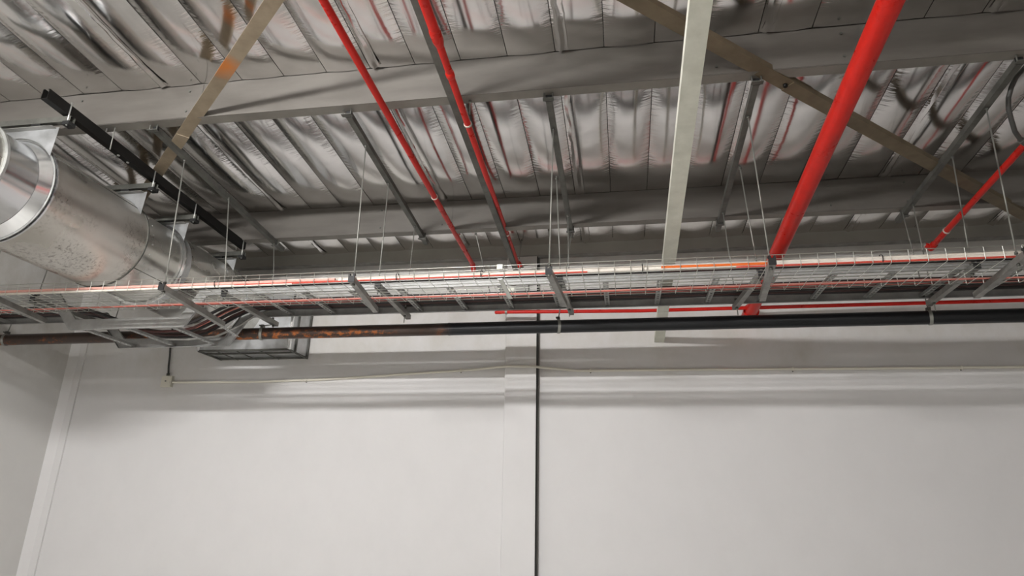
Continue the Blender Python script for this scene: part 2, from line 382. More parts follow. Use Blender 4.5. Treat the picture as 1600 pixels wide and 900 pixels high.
# ------------------------------------------------------------------ ceiling struts and hanging hardware
stations = [(-4.75, 'far left'), (-3.28, 'second from left'), (-1.80, 'third from left'), (-.41, 'middle'), (.893, 'second from right'), (2.38, 'rightmost')]
place_word = {-4.75: 'behind the round duct', -3.28: 'right beside the long black strut', -1.80: 'left of the thinner plain red pipe',
              -.41: 'right of the two thin red pipes', .893: 'between the cream beam and the large red pipe', 2.38: 'right of the large red pipe'}
H41 = .041
lower_word = {-4.75: 'at the left frame edge', -3.28: 'at the right end of the lowered ladder', -1.80: 'left of the wall joint', -.41: 'just right of the wall joint', .893: 'below the end of the large red pipe', 2.38: 'at the right frame edge'}
struts = {}
for i, (x, wd) in enumerate(stations):
    a, b = (x, 3.69, under_z(3.69)-.004-H41), (x, 5.62, under_z(5.62)-.004-H41)
    t = thing('ceiling_strut', f'grey steel channel strut under the purlins, {place_word[x]}', 'strut', ((x, 4.65, b[2])), 'grey struts under the purlins')
    MB().sweep([(-p, q) for p, q in uprof(H41, H41, .003, .01)], [a, b], (1, 0, 0)).build('channel', 'strut', t)
    for yy in (3.66, 5.48):
        MB().tube([(x-.028, yy, under_z(yy)-.052), (x-.028, yy, under_z(yy)+.006)], .005, 6).tube([(x+.028, yy, under_z(yy)-.052), (x+.028, yy, under_z(yy)+.006)], .005, 6).box(x-.036, x+.036, yy-.018, yy+.018, under_z(yy)-.055, under_z(yy)-.050).build('clamp', 'strut', t)
    MB().box(x-.0225, x+.0225, 3.682, 3.6895, under_z(3.69)-.048, under_z(3.69)-.002).build('end_cap', 'dark_end', t)
    struts[x] = t
def nutted_rod(top, bot, label, grp, nuts=(), r=.0048):
    o = thing('threaded_rod', label, 'rod', bot, grp)
    MB().tube([bot, top], r, 8).build('shaft', 'rod', o)
    d = Vector(top)-Vector(bot)
    for z in nuts:
        c = Vector(bot)+d*((z-bot[2])/d.z)
        MB().tube([c-Vector((0,0,.007)), c+Vector((0,0,.007))], .011, 6).build('nut', 'strut', o)
    return o
TRAY_Z, LAD_Z = 1.497, 1.632
rod_y = {-4.75: (4.035, 4.57, 5.45), -3.28: (4.035, 4.62, 5.45), -1.80: (4.02, 4.53, 5.25), -.41: (3.98, 4.60, 5.20), .893: (4.00, 4.60, 5.28), 2.38: (4.09, 4.63, 5.30)}
lean = {-4.75: .0, -3.28: .02, -1.80: .0, -.41: -.04, .893: .035, 2.38: .02}
names3 = ('front', 'middle', 'rear')
# trapeze brackets below: (x0, y0) -> (x1, y1) as they run, a little askew
tray_br = {-4.75: (-4.70, 4.0, -4.88, 4.74), -3.28: (-3.23, 4.0, -3.36, 4.98), -1.80: (-1.785, 3.98, -1.88, 4.70), -.41: (-.44, 3.98, -.40, 4.70), .893: (.93, 3.95, 1.01, 4.70), 2.38: (2.345, 3.98, 2.43, 4.77)}
lad_br = {-4.75: (-4.85, 4.54, -4.85, 5.50), -3.28: (-3.14, 4.60, -3.16, 5.50), -1.80: (-1.81, 4.52, -1.84, 5.38), -.41: (-.42, 4.52, -.40, 5.38), .893: (.99, 4.55, .93, 5.36), 2.38: (2.36, 4.55, 2.40, 5.40)}
def slotted(b, x0, y0, x1, y1, z, w_=.038, pitch=.05):
    """flat slotted face: two edge strips and bridging bars"""
    A, B = Vector((x0, y0, z)), Vector((x1, y1, z)); d = (B-A); L = d.length; d.normalize(); s_ = Vector((d.y, -d.x, 0))
    def q(t0, t1, s0, s1):
        vs = [A+d*t+s_*s+Vector((0, 0, h)) for h in (0, .003) for t, s in ((t0, s0), (t1, s0), (t1, s1), (t0, s1))]
        b.add(vs, [(0,3,2,1), (4,5,6,7), (0,1,5,4), (1,2,6,5), (2,3,7,6), (3,0,4,7)])
    h = w_/2
    q(0, L, -h, -h+.011); q(0, L, h-.011, h)
    t = 0
    while t < L: q(t, min(L, t+pitch*.45), -h+.011, h-.011); t += pitch
    return b
for i, (x, wd) in enumerate(stations):
    x0, ya, x1, yb = tray_br[x]; pw = place_word[x].replace('behind', 'under').replace('right beside', 'under the end of')
    zz = TRAY_Z-.006-H41
    t = thing('tray_bracket', f'grey bracket under the mesh tray, {lower_word[x]}', 'bracket', ((x0+x1)/2 and ((x0+x1)/2, (ya+yb)/2, zz)), 'trapeze brackets under the mesh tray')
    MB().sweep([(-p, q) for p, q in uprof(H41, H41, .0025, .010)], [(x0, ya, zz), (x1, yb, zz)], (1, 0, 0)).build('channel', 'galv_dull', t)
    if x == -3.28: slotted(MB(), -3.36, 4.985, -3.43, 5.33, zz+.001).build('slotted_extension', 'galv', t)
    MB().box(x0-.0225, x0+.0225, ya-.007, ya-.0005, zz-.001, zz+.043).box(x0-.0225, x0-.010, ya-.007, ya+.012, zz+.043, zz+.058).box(x0+.010, x0+.0225, ya-.007, ya+.012, zz+.043, zz+.058).build('end_cap', 'dark_end', t)
    x0, ya, x1, yb = lad_br[x]; zl = LAD_Z-.004-H41
    t = thing('ladder_bracket', f'grey bracket under the cable ladder behind, {lower_word[x]}', 'bracket', ((x0+x1)/2, (ya+yb)/2, zl), 'trapeze brackets under the cable ladder')
    MB().sweep([(-p, q) for p, q in uprof(H41, H41, .0025, .010)], [(x0, ya, zl), (x1, yb, zl)], (1, 0, 0)).build('channel', 'galv_dull', t)
    MB().box(x0-.0225, x0+.0225, ya-.007, ya-.0005, zl-.001, zl+.043).box(x0-.0225, x0-.010, ya-.007, ya+.012, zl+.043, zl+.058).box(x0+.010, x0+.0225, ya-.007, ya+.012, zl+.043, zl+.058).build('end_cap', 'dark_end', t)
    for j, y in enumerate(rod_y[x]):
        low = (tray_br, lad_br, lad_br)[j][x]; zb = (TRAY_Z-.075, LAD_Z-.09, LAD_Z-.11)[j]
        tt = (y-low[1])/(low[3]-low[1]); xb = low[0]+(low[2]-low[0])*tt
        if j == 0: xb = low[0]
        nutted_rod((x+(lean[x] if j == 1 else 0), y, under_z(y)-.03), (xb, y, zb),
                   f'{names3[j]} threaded rod hung from the strut {place_word[x]}', 'threaded rods hanging the cable supports',
                   nuts=((TRAY_Z-.055, TRAY_Z+.02) if j == 0 else (LAD_Z-.052, LAD_Z+.02)) + (under_z(y)-.055,))

# ------------------------------------------------------------------ wire mesh cable tray
TY0, TY1, TH = 4.12, 4.60, .083
TX0, TX1 = LEFT_X+.01, 4.7
tray = thing('wire_mesh_tray', 'long zinc wire mesh cable tray with cream and red cables in it', 'cable tray', ((TX0+TX1)/2, (TY0+TY1)/2, TRAY_Z))
proto = None; k = 0; x = TX0+.04
r_ = .0019
def sq(b, pts):
    return b.tube(pts, r_*1.15, 4)
while x < TX1:
    org = (x, (TY0+TY1)/2, TRAY_Z)
    if proto is None:
        b = MB(); sq(b, [(x, TY0, TRAY_Z+TH), (x, TY0, TRAY_Z+.004), (x, TY0+.006, TRAY_Z), (x, TY1-.006, TRAY_Z), (x, TY1, TRAY_Z+.004), (x, TY1, TRAY_Z+TH)])
        proto = b.build('cross_wire', 'wire', tray, org=org)
    else: copy_of(proto, org, tray)
    x += .1055
for yy, zz in [(TY0, TRAY_Z+TH), (TY0, TRAY_Z+.055), (TY1, TRAY_Z+TH), (TY1, TRAY_Z+.045)] + [(TY0+.008+(TY1-TY0-.016)*j/8, TRAY_Z+.004) for j in range(9)]:
    MB().tube([(TX0, yy, zz), (TX1, yy, zz)], r_*(1.3 if zz > TRAY_Z+.08 else 1), 4).build('long_wire', 'wire', tray)
for xc in (-.79, ):
    for yy in (TY0-.004, TY1-.004):
        MB().box(xc-.020, xc+.020, yy-.003, yy+.002, TRAY_Z+.055, TRAY_Z+.09).build('splice_clip', 'cream', tray)
    MB().box(xc-.015, xc+.015, TY0+.02, TY1-.02, TRAY_Z-.008, TRAY_Z-.003).build('splice_bar', 'wire', tray)
# cables lying in the tray
def run(pts_fn, x0, x1, step=.35):
    n = max(2, int((x1-x0)/step)); return [pts_fn(x0+(x1-x0)*i/n) for i in range(n+1)]
def cable(name, m_, r, y, z, x0, x1, label, grp, wob=.006, seed=0, n=8, step=.35, zf=None):
    rnd = random.Random(seed); ph = [rnd.uniform(0, 6.28) for _ in range(4)]
    def P(x):
        return (x, y+wob*(math.sin(1.3*x+ph[0])+.6*math.sin(3.1*x+ph[1])), (zf(x) if zf else z)+.45*wob*(1+math.sin(1.7*x+ph[2])))
    o = MB().tube(run(P, x0, x1, step), r, n).build(name, m_); tag(o, label, 'cable', grp); return o
G = 'cables in the mesh tray'
cable('cable', 'cable_cream', .013, TY0+.020, TRAY_Z+.026, -1.95, TX1-.02, 'thick cream cable along the front edge of the mesh tray', G, .002, 1)
cable('cable', 'cable_cream', .011, TY0+.044, TRAY_Z+.046, -2.35, TX1-.02, 'thinner cream cable behind the thick one in the mesh tray', G, .003, 2)
cable('cable', 'cable_cream', .009, TY0+.024, TRAY_Z+.046, .9, TX1-.02, 'cream cable lying on top of the others at the right end of the mesh tray', G, .002, 3)
cable('cable', 'cable_pink', .0115, TY0+.022, TRAY_Z+.034, TX0+.01, -1.98, 'pale pink cable along the front edge of the mesh tray at left', G, .002, 4)
cable('cable', 'cable_cream', .0095, TY0+.016, TRAY_Z+.012, TX0+.01, -2.3, 'cream cable low under the pale pink cable at left in the mesh tray', G, .002, 5)
cable('cable', 'cable_red', .0062, TY0+.012, TRAY_Z+.016, -2.75, -.2, 'thin red cable lowest at the front of the mesh tray, left of the pilaster cleat', G, .0015, 6)
cable('cable', 'cable_red', .0075, TY0+.012, TRAY_Z+.012, .75, TX1-.02, 'thin dark red cable under the cream cables, right half of the mesh tray', G, .0015, 7)
cable('cable', 'cable_orange', .010, TY0+.014, TRAY_Z+.030, .28, .98, 'short orange cable length showing among the cream cables', G, .001, 8)
cable('cable', 'cable_maroon', .010, TY0+.034, TRAY_Z+.014, .28, 1.5, 'dark maroon cable beside the short orange one', G, .001, 9)
cable('cable', 'cable_black', .008, TY0+.05, TRAY_Z+.012, -3.2, TX1-.02, 'black cable low behind the cream cables in the mesh tray', G, .002, 10)
cable('cable', 'cable_rose', .0075, TY1-.075, TRAY_Z+.013, TX0+.01, TX1-.02, 'pink red cable along the back of the mesh tray', G, .005, 11)
cable('cable', 'cable_red', .0050, TY1-.060, TRAY_Z+.011, TX0+.01, TX1-.02, 'thin red cable beside the pink one at the back of the mesh tray', G, .006, 12)
for xq, wq in ((-2.9, 'pink cable, right of the duct'), (-1.52, 'cream and red cables, left of the splice clip'), (-.92, 'cables by the splice clip'), (.16, 'cream cables beside the orange length'), (1.62, 'cables right of the large red pipe'), (2.9, 'cables at the far right')):
    o = MB().ring((xq, TY0+.026, TRAY_Z+.034), (1, 0, 0), .031, .0335, .006, 14).build('cable_tie', 'cable_black')
    tag(o, 'black cable tie round the '+wq, 'cable tie', 'black ties on the tray cables')

# ------------------------------------------------------------------ cable ladder with a dip under the duct
LY0, LY1, LH = 4.67, 5.34, .088
lad = thing('cable_ladder', 'galvanised cable ladder behind the mesh tray, stepping down under the round duct', 'cable ladder', (-.7, 5.0, 1.36))
LX1 = 4.9
def ladz(x):
    if x < -4.86: return LAD_Z
    if x < -4.62: return LAD_Z-.265*(x+4.86)/.24
    if x < -3.50: return LAD_Z-.265
    if x < -3.335: return LAD_Z-.265+.265*(x+3.50)/.165
    return LAD_Z
def crail(s): # web outside, flanges inward
    return [(0, 0), (s*.022, 0), (s*.022, .003), (s*.003, .003), (s*.003, LH-.003), (s*.022, LH-.003), (s*.022, LH), (0, LH)]
for y, s, bx in ((LY0, 1, (-4.80, -4.56)), (LY1, -1, (-4.86, -4.62))):
    segs = [[(LEFT_X+.01, LAD_Z), (bx[0], LAD_Z), (bx[1], 1.367), (-3.50, 1.367), (-3.335, LAD_Z), (LX1, LAD_Z)]]
    for sg in segs:
        MB().sweep([(p, -q) for p, q in crail(s)], [(x_, y, z_) for x_, z_ in sg], (0, 1, 0)).build('side_rail', 'rail', lad)
rp = None
for x in [-5.9, -5.5, -5.1] + [-4.47, -4.06, -3.64] + [-2.93+.405*j for j in range(20)]:
    z = 1.367 if -4.55 < x < -3.55 else LAD_Z
    if x > LX1: break
    org = (x, (LY0+LY1)/2, z+.004)
    if rp is None:
        b = slotted(MB(), x, LY0+.004, x, LY1-.004, z+.012, .040, .046)
        b.box(x-.0205, x-.018, LY0+.004, LY1-.004, z+.012, z+.034).box(x+.018, x+.0205, LY0+.004, LY1-.004, z+.012, z+.034)
        rp = b.build('rung', 'galv', lad, org=org)
    else: copy_of(rp, org, lad)
def sagz(off):
    def f(x):
        b = LAD_Z+.052
        a = max(0., min(1., (x+5.0)/.95)); c = max(0., min(1., (-3.22-x)/.62))
        t = min(a, c) if x < -4.05 else c; t = t*t*(3-2*t)
        return b - t*(.235-off)
    return f
GL = 'cables on the cable ladder'
for j, (m_, r, y, off, what) in enumerate([('cable_black', .016, 5.27, 0, 'thick black cable nearest the wall on the cable ladder'), ('cable_maroon', .012, 5.22, 0, 'maroon cable second from the wall on the cable ladder'),
        ('cable_black', .015, 5.17, .02, 'black cable third from the wall on the cable ladder'), ('cable_rose', .006, 5.125, .01, 'thin red cable among the black ones on the cable ladder'),
        ('cable_maroon', .012, 5.09, 0, 'maroon cable in the middle of the cable ladder'), ('cable_black', .014, 5.03, .03, 'black cable in the middle of the cable ladder')]):
    cable('power_cable', m_, r, y, 0, LEFT_X+.02, LX1-.02, what, GL, .006, 30+j, 8, .13, sagz(off))
o = MB().tube([(x_, y_, z_) for x_, y_, z_ in [(-3.05, 5.30, 1.71), (-3.25, 5.28, 1.64), (-3.42, 5.27, 1.52), (-3.6, 5.25, 1.435), (-3.85, 5.22, 1.41), (-4.1, 5.2, 1.41)]], .011, 8).build('conduit_tail', 'galv_dull')
tag(o, 'grey flexible conduit sagging with the dark cables into the lowered ladder', 'conduit')

# ------------------------------------------------------------------ black iron pipe
PY, PZ, PR = 5.47, 1.515, .054
pipe = thing('iron_pipe', 'long black iron pipe along the white wall, rusty at its left', 'pipe', (-.5, PY, PZ-PR))
MB().tube([(LEFT_X+.005, PY, PZ), (-1.49, PY, PZ)], PR, 24).build('pipe_length', 'iron', pipe)
MB().tube([(-1.487, PY, PZ), (5.4, PY, PZ)], PR+.0015, 24).build('pipe_length', 'iron', pipe)
MB().ring((-1.488, PY, PZ), (1, 0, 0), PR-.002, PR+.0035, .010).build('weld_bead', 'iron', pipe)
for xq, sx, top in ((-6.03, -4.75, (-5.98, PY, 1.85)), (-3.28, -3.28, (-3.17, PY, LAD_Z-.03)), (-.52, -.41, (-.40, 5.52, 2.42)), (2.42, 2.38, (2.36, 5.46, 2.43))):
    w2 = {-6.03: 'at the far left end', -3.28: 'on the rusty part left of centre', -.52: 'just right of the wall joint', 2.42: 'near the right frame edge'}[xq]
    t = thing('pipe_clamp', f'zinc ring clamp on the black pipe, {w2}', 'pipe clamp', (xq, PY, PZ-PR-.004), 'ring clamps on the black pipe')
    MB().ring((xq, PY, PZ), (1, .25 if xq < 0 else -.2, 0), PR+.001, PR+.007, .024, 28).build('ring', 'rod', t)
    MB().box(xq-.012, xq+.012, PY-.020, PY+.020, PZ+PR+.004, PZ+PR+.03).tube([(xq-.014, PY-.012, PZ+PR+.018), (xq-.014, PY-.032, PZ+PR+.018)], .008, 6).build('lug', 'strut', t)
    MB().tube([(xq, PY, PZ+PR+.02), top], .005, 8).build('rod', 'rod', t)

# ------------------------------------------------------------------ red fire pipes
def coupling(t, c, d, r, wd=.05, m_='red'):
    d = Vector(d).normalized(); c = Vector(c)
    MB().tube([c-d*wd/2, c-d*wd*.38, c+d*wd*.38, c+d*wd/2], [r*1.02, r*1.17, r*1.17, r*1.02], 20).build('coupling', m_, t)
def lerp(a, b, s): return Vector(a)+(Vector(b)-Vector(a))*s
# plain thin pipe on the left
a, b = Vector((-1.452, 1.2, 2.518)), Vector((-1.503, 6.3, 2.449))
a = b + (Vector((-1.466, 2.564, 2.5))-b)*1.45
t = thing('fire_pipe', 'thin plain red pipe, left of the two thin red pipes', 'pipe', b, 'red fire pipes')
MB().tube([a, lerp(a, b, 1.0)], .023, 18).build('pipe_length', 'red', t)
c = lerp(a, b, (4.784-a.y)/(b.y-a.y)); MB().ring(c, b-a, .0225, .0285, .012, 20).build('sealing_ring', 'white_ring', t)
MB().tube([b, b+Vector((0, .05, -.01)), b+Vector((0, .07, -.06))], [.027, .027, .025], 14).build('elbow', 'red', t)
# thin pipe with couplings
b = Vector((-1.035, 6.34, 2.46)); a0 = Vector((-.954, 2.657, 2.52)); a = b+(a0-b)*1.4
t = thing('fire_pipe', 'thin red pipe with couplings running beside a grey channel, right of the plain one', 'pipe', b, 'red fire pipes')
d = (b-a).normalized(); Y2 = lambda y: lerp(a, b, (y-a.y)/(b.y-a.y))
MB().tube([a, Y2(2.93)], .030, 18).build('pipe_length', 'red', t); MB().tube([Y2(2.93), b], .0225, 18).build('pipe_length', 'red', t)
MB().tube([Y2(2.87), Y2(2.89), Y2(2.97), Y2(3.01)], [.031, .034, .033, .024], 20).build('reducer', 'red', t)
coupling(t, Y2(3.27), d, .0235, .05)
for yy in (3.80, 5.62):
    MB().ring(Y2(yy), d, .022, .028, .014, 20).build('sealing_ring', 'white_ring', t)
MB().tube([b, b+Vector((.012, .03, -.004)), b+Vector((.03, .04, -.04))], [.028, .030, .026], 14).build('elbow', 'red', t)
# large red main
e0 = Vector((1.24/1, 6.36, 1.843)); s0 = Vector((1.2405, 2.604, 2.191)); s1 = s0+(s0-e0)*.9
t = thing('fire_main', 'large bright red pipe coming down towards the wall at right', 'pipe', e0, 'red fire pipes')
dv = (e0-s0).normalized()
MB().tube([s1, e0], .058, 32).build('pipe_length', 'red', t)
MB().ring(e0-dv*.05, dv, .056, .073, .055, 28).build('collar', 'red', t)
MB().tube([e0-dv*.03, e0+Vector((-.01, .10, -.02)), e0+Vector((-.02, .139, -.05))], [.068, .066, .062], 24).build('elbow', 'red', t)
# right thin pipe
q0, q1 = Vector((2.75, 4.43, 2.42)), Vector((2.75, 5.93, 2.29)); a = q0+(q0-q1)*1.6
t = thing('fire_pipe', 'short thin red pipe at the right edge ending in a capped tee', 'pipe', q1, 'red fire pipes')
MB().tube([a, q1], .024, 18).build('pipe_length', 'red', t)
d = (q1-q0).normalized(); MB().ring(lerp(q0, q1, .80), d, .0235, .030, .014, 20).build('sealing_ring', 'white_ring', t)
MB().tube([q1-d*.05, q1+d*.025], .031, 18).tube([q1, q1+Vector((-.05, 0, .02))], .022, 14).build('tee', 'red', t)
MB().tube([q1+Vector((-.05, 0, .02)), q1+Vector((-.062, 0, .025))], .016, 12).build('cap', 'bolt', t)
# horizontal run on the wall
RY = 6.22
t = thing('fire_pipe', 'slim red pipe running level along the wall above the black pipe', 'pipe', (1.4, RY, 1.84), 'red fire pipes')
MB().tube([(-1.17, RY, 1.887), (.2, RY, 1.86), (5.0, RY, 1.862)], .0175, 14).build('pipe_length', 'red', t)
MB().tube([(-1.16, RY, 1.887), (-1.205, RY, 1.888), (-1.222, RY+.018, 1.889)], [.021, .021, .018], 14).build('elbow', 'red', t)
MB().ring((-1.115, RY, 1.8865), (1, 0, 0), .018, .024, .022, 18).build('hanger_ring', 'rod', t)
MB().tube([(-1.115, RY, 1.865), (-1.118, RY, 1.80)], .003, 6).build('hanger_stub', 'rod', t)
# rods holding pipe 2
for top, bot, wd in (((-.935, 3.66, 2.61), (-.958, 3.76, 2.55), 'at the near purlin'), ((-1.295, 5.50, 2.45), (-1.235, 6.20, 1.905), 'beside the plain thin red pipe'), ((-.975, 6.27, 2.69), (-1.005, 6.29, 2.475), 'beside the end of the thin red pipe with couplings')):
    nutted_rod(top, bot, 'pipe hanger rod '+wd, 'pipe hanger rods', (top[2]-.01,))
# grey channel beside it
t = thing('steel_channel', 'narrow grey channel running just left of the coupled red pipe', 'channel', (-1.03, 4.2, 2.4))
pts = [Vector((-1.042, 1.6, 2.713)), Vector((-1.035, 6.36, 2.335))]
MB().sweep([(-p, q) for p, q in uprof(.050, .03, .004)], pts, (1, 0, 0)).build('channel', 'strut', t)
# cream beam
t = thing('cream_beam', 'cream coated flat beam in lengths running down to the white wall', 'beam', (.38, 6.44, 1.6))
A, B = Vector((.381, 2.30, 2.03)), Vector((.381, 6.495, 1.612)); A2 = A+(A-B)*.8
ys = [A2.y, 5.05, 5.70, B.y]
L_ = lambda y: lerp(A, B, (y-A.y)/(B.y-A.y))
for y_a, y_b in zip(ys[:-1], ys[1:]):
    MB().sweep(rect(.095, .055, -.0), [L_(y_a+.0025), L_(y_b-.0025)], (1, 0, 0)).build('beam_length', 'cream', t)
MB().sweep(rect(.085, .045, .005), [L_(ys[0]), L_(ys[-1])], (1, 0, 0)).build('core', 'seal', t)

# ------------------------------------------------------------------ diagonal braces
def brace(name, label, a, b, m_, wd, split=None):
    t = thing('diagonal_brace', label, 'brace', lerp(a, b, .5), 'diagonal roof braces')
    side = (Vector(b)-Vector(a)).cross(Vector((0, 0, 1)))
    th = .006
    prof = [(-wd/2, 0), (wd/2, 0), (wd/2, .04), (wd/2-th, .04), (wd/2-th, th), (-wd/2, th)]
    for (s0, s1, off) in (split or [(0, 1, 0)]):
        o_ = Vector((0, 0, off)); MB().sweep(prof, [lerp(a, b, s0)+o_, lerp(a, b, s1)+o_], side).build('angle', m_, t)
    return t
dz = Vector((0, 0, -.008))
p0, p1 = Vector((-1.848, 2.711, 2.682))+dz, Vector((-3.992, 4.509, 2.533))+dz
brace('a', 'tan diagonal brace at upper left with an orange rust patch', p0+(p0-p1)*.35, p1+(p1-p0)*.35, 'brace_a', .088, [(0, .60, 0), (.56, 1, -.008)])
p0, p1 = Vector((.134, 2.968, 2.661))+dz, Vector((3.294, 5.587, 2.444))+dz
bb = brace('b', 'brown diagonal brace passing behind the cream beam at upper right', p0+(p0-p1)*.4, p1+(p1-p0)*.1, 'brace_b', .095, [(0, .50, 0), (.47, 1, -.008)])
pb = lerp(p0, p1, .30); MB().tube([pb+Vector((0, 0, -.02)), pb+Vector((0, 0, .004))], .014, 6).build('bolt', 'black', bb)

# ------------------------------------------------------------------ long black strut with short arms that carry the duct
EX = -3.63
ea, eb = Vector((EX, 3.06, 2.500)), Vector((EX, 5.50, 2.385)); ea = Vector((EX, 3.10, 2.47))
t = thing('black_strut', 'long black painted strut above the round duct', 'strut', (EX, 4.3, 2.38))
MB().sweep([(-p, q) for p, q in uprof(.05, .075, .004, .012)], [ea, eb], (1, 0, 0)).build('channel', 'black', t)
for yy in (3.66, 5.44):
    zz = ea.z+(eb.z-ea.z)*(yy-ea.y)/(eb.y-ea.y)
    for sx in (-.034, .034): MB().tube([(EX+sx, yy, zz-.03), (EX+sx, yy, under_z(yy)+.0)], .004, 6).build('hanging_bolt', 'rod', t)
for yy in (3.78, 3.88):
    zz = ea.z+(eb.z-ea.z)*(yy-ea.y)/(eb.y-ea.y)
    MB().tube([(EX, yy, zz-.006), (EX, yy, zz+.0)], .010, 8).build('bolt_head', 'bolt', t)

# ------------------------------------------------------------------ round duct
DX, DZ = -4.0, 1.955
R1, R2 = .373, .350
duct = thing('round_duct', 'large round galvanised duct running to the wall at upper left', 'duct', (DX, 4.8, DZ-R1))
def cyl(y_a, y_b, ra, rb, name, m_, n=72):
    b = MB(); b.tube([(DX, y_a, DZ), (DX, y_b, DZ)], [ra, rb], n, False); return b.build(name, m_, duct)
cyl(3.36, 4.245, R1, R1, 'duct_section', 'duct')
MB().tube([(DX, 4.245, DZ), (DX, 4.262, DZ)], [R1, R2], 72, False).build('duct_step', 'duct2', duct)
cyl(4.262, 5.72, R2, R2, 'duct_section', 'duct2')
MB().ring((DX, 4.238, DZ), (0, 1, 0), R1-.001, R1+.006, .012, 72).build('seam_ring', 'strut', duct)
MB().ring((DX, 3.345, DZ), (0, 1, 0), R1-.06, R1+.010, .012, 72).build('flange', 'duct_bright', duct)
MB().ring((DX, 3.325, DZ), (0, 1, 0), R1-.06, R1+.006, .006, 72).build('flange', 'galv', duct)
cyl(3.02, 3.32, .318, .318, 'duct_section', 'duct_bright')
MB().tube([(DX, 3.32, DZ), (DX, 3.26, DZ)], [R1-.006, .32], 72, False).build('flared_collar', 'duct_bright', duct)
MB().ring((DX, 3.02, DZ), (0, 1, 0), .316, .336, .018, 72).build('seam_ring', 'galv', duct)
cyl(2.70, 3.01, .300, .318, 'duct_section', 'duct2')
for y_, r_q in ((3.334, R1-.012),):
    b0 = None
    for j in range(30):
        a_ = 2*math.pi*j/30; p = (DX+r_q*math.cos(a_), y_-.012, DZ+r_q*math.sin(a_))
        if b0 is None: b0 = MB().tube([p, (p[0], y_-.004, p[2])], .008, 8).build('rivet', 'bolt', duct, org=p)
        else: copy_of(b0, p, duct)
for j in range(7):
    a_ = math.radians(2+j*14-30); y_ = 4.33
    p = Vector((DX+R2*math.cos(a_), y_, DZ+R2*math.sin(a_))); q = Vector((DX+(R2+.005)*math.cos(a_), y_, DZ+(R2+.005)*math.sin(a_)))
    MB().tube([p, q], .007, 8).build('screw', 'bolt', duct)
def longseam(y_a, y_b, R_, ang):
    a_ = math.radians(ang); c, s_ = math.cos(a_), math.sin(a_)
    MB().tube([(DX+(R_+.001)*c, y_a, DZ+(R_+.001)*s_), (DX+(R_+.001)*c, y_b, DZ+(R_+.001)*s_)], .003, 6).build('lock_seam', 'strut', duct)
longseam(3.37, 4.235, R1, 42); longseam(4.27, 5.7, R2, -38)
# hanger band near the middle
MB().ring((DX, 4.76, DZ), (0, 1, 0), R2+.001, R2+.016, .085, 72).build('hanger_band', 'sheet', duct)
MB().ring((DX, 4.715, DZ), (0, 1, 0), R2+.004, R2+.026, .012, 72).build('band_lip', 'duct_bright', duct)
# saddle plates and arms
def saddle(y_, ztop, half, m_='sheet', th=.003):
    n = 18; vs = []
    for dy in (0, th):
        vs += [(DX+half, y_+dy, ztop), (DX-half, y_+dy, ztop)]
        for j in range(n+1):
            u = -1+2*j/n; xx = u*half*.96; vs.append((DX+xx, y_+dy, DZ+math.sqrt(max(0, (R1+.002)**2-min(abs(xx), R1)**2))))
    k = n+3; top = [0, 1]+list(range(2, k))
    b = MB(); f = []
    for o_ in (0, k):
        for j in range(n): # fans from the straight top edge
            u0, u1 = -1+2*j/n, -1+2*(j+1)/n
            f.append((o_+2+j, o_+3+j, o_+(0 if (u0+u1) > 0 else 1)))
        f.append((o_+2+n//2, o_+0, o_+1))
    f += [(0, 1, k+1, k), (1, 2, k+2, k+1), (0, k, k+2+n, 2+n)]
    b.add(vs, f); return b.build('saddle_plate', m_, duct)
arms = [(3.30, 2.455, .315, 'nearest'), (4.16, 2.405, .335, 'second'), (4.70, 2.380, .335, 'third'), (5.47, 2.345, .33, 'farthest')]
for y_, z_, hf, wd in arms:
    zt = z_-H41
    a_ = thing('duct_arm', f'short grey channel arm over the duct, {wd} from the camera', 'strut', (DX+.04, y_, z_-H41), 'arms hanging the round duct')
    MB().sweep([(p, q) for p, q in uprof(H41, H41, .003, .010)], [(DX-.52, y_, z_-H41), (EX+.045, y_, z_-H41)], (0, -1, 0)).build('channel', 'strut', a_)
    MB().tube([(EX+.03, y_-.022, z_-.075), (EX+.03, y_-.022, z_+.1)], .005, 8).build('bolt', 'bolt', a_)
    MB().box(DX+.12, DX+.19, y_-.02, y_+.02, zt-.025, zt-.001).build('rubber_mount', 'dark_end', a_)
    MB().box(EX+.0, EX+.05, y_-.03, y_+.03, z_-.07, z_-.042).build('end_plate', 'dark_end', a_)
    saddle(y_+.01, zt-.02, hf)
    MB().box(DX-hf, DX+hf-.02, y_-.03, y_+.012, zt-.030, zt-.0262).build('plate_lip', 'galv_dull', duct)
# plenum box at the wall
px0, px1, py0, py1, pz0, pz1 = -4.33, -3.325, 6.08, WALL_Y-.002, 1.515, 2.10
pl = duct
def creased_(p00, p10, p11, p01, nrm, h, name='cross_broken_panel', m_='sheet'):
    P = [Vector(q) for q in (p00, p10, p11, p01)]; c = sum(P, Vector())/4 + Vector(nrm)*h
    return MB().add([*P, c], [(0, 1, 4), (1, 2, 4), (2, 3, 4), (3, 0, 4)]).build(name, m_, pl)
creased = creased_
pl = creased((px0, py0, pz0), (px1, py0, pz0), (px1, py0, pz1), (px0, py0, pz1), (0, -1, 0), .02, 'plenum_box')
creased((px1, py0, pz0), (px1, py1, pz0), (px1, py1, pz1), (px1, py0, pz1), (1, 0, 0), .006)
creased((px0, py1, pz0), (px0, py0, pz0), (px0, py0, pz1), (px0, py1, pz1), (-1, 0, 0), .006)
creased((px0, py0, pz1), (px1, py0, pz1), (px1, py1, pz1), (px0, py1, pz1), (0, 0, 1), .006)
creased((px0, py1, pz0+.015), (px1, py1, pz0+.015), (px1, py0, pz0+.015), (px0, py0, pz0+.015), (0, 0, -1), .004, 'bottom_panel')
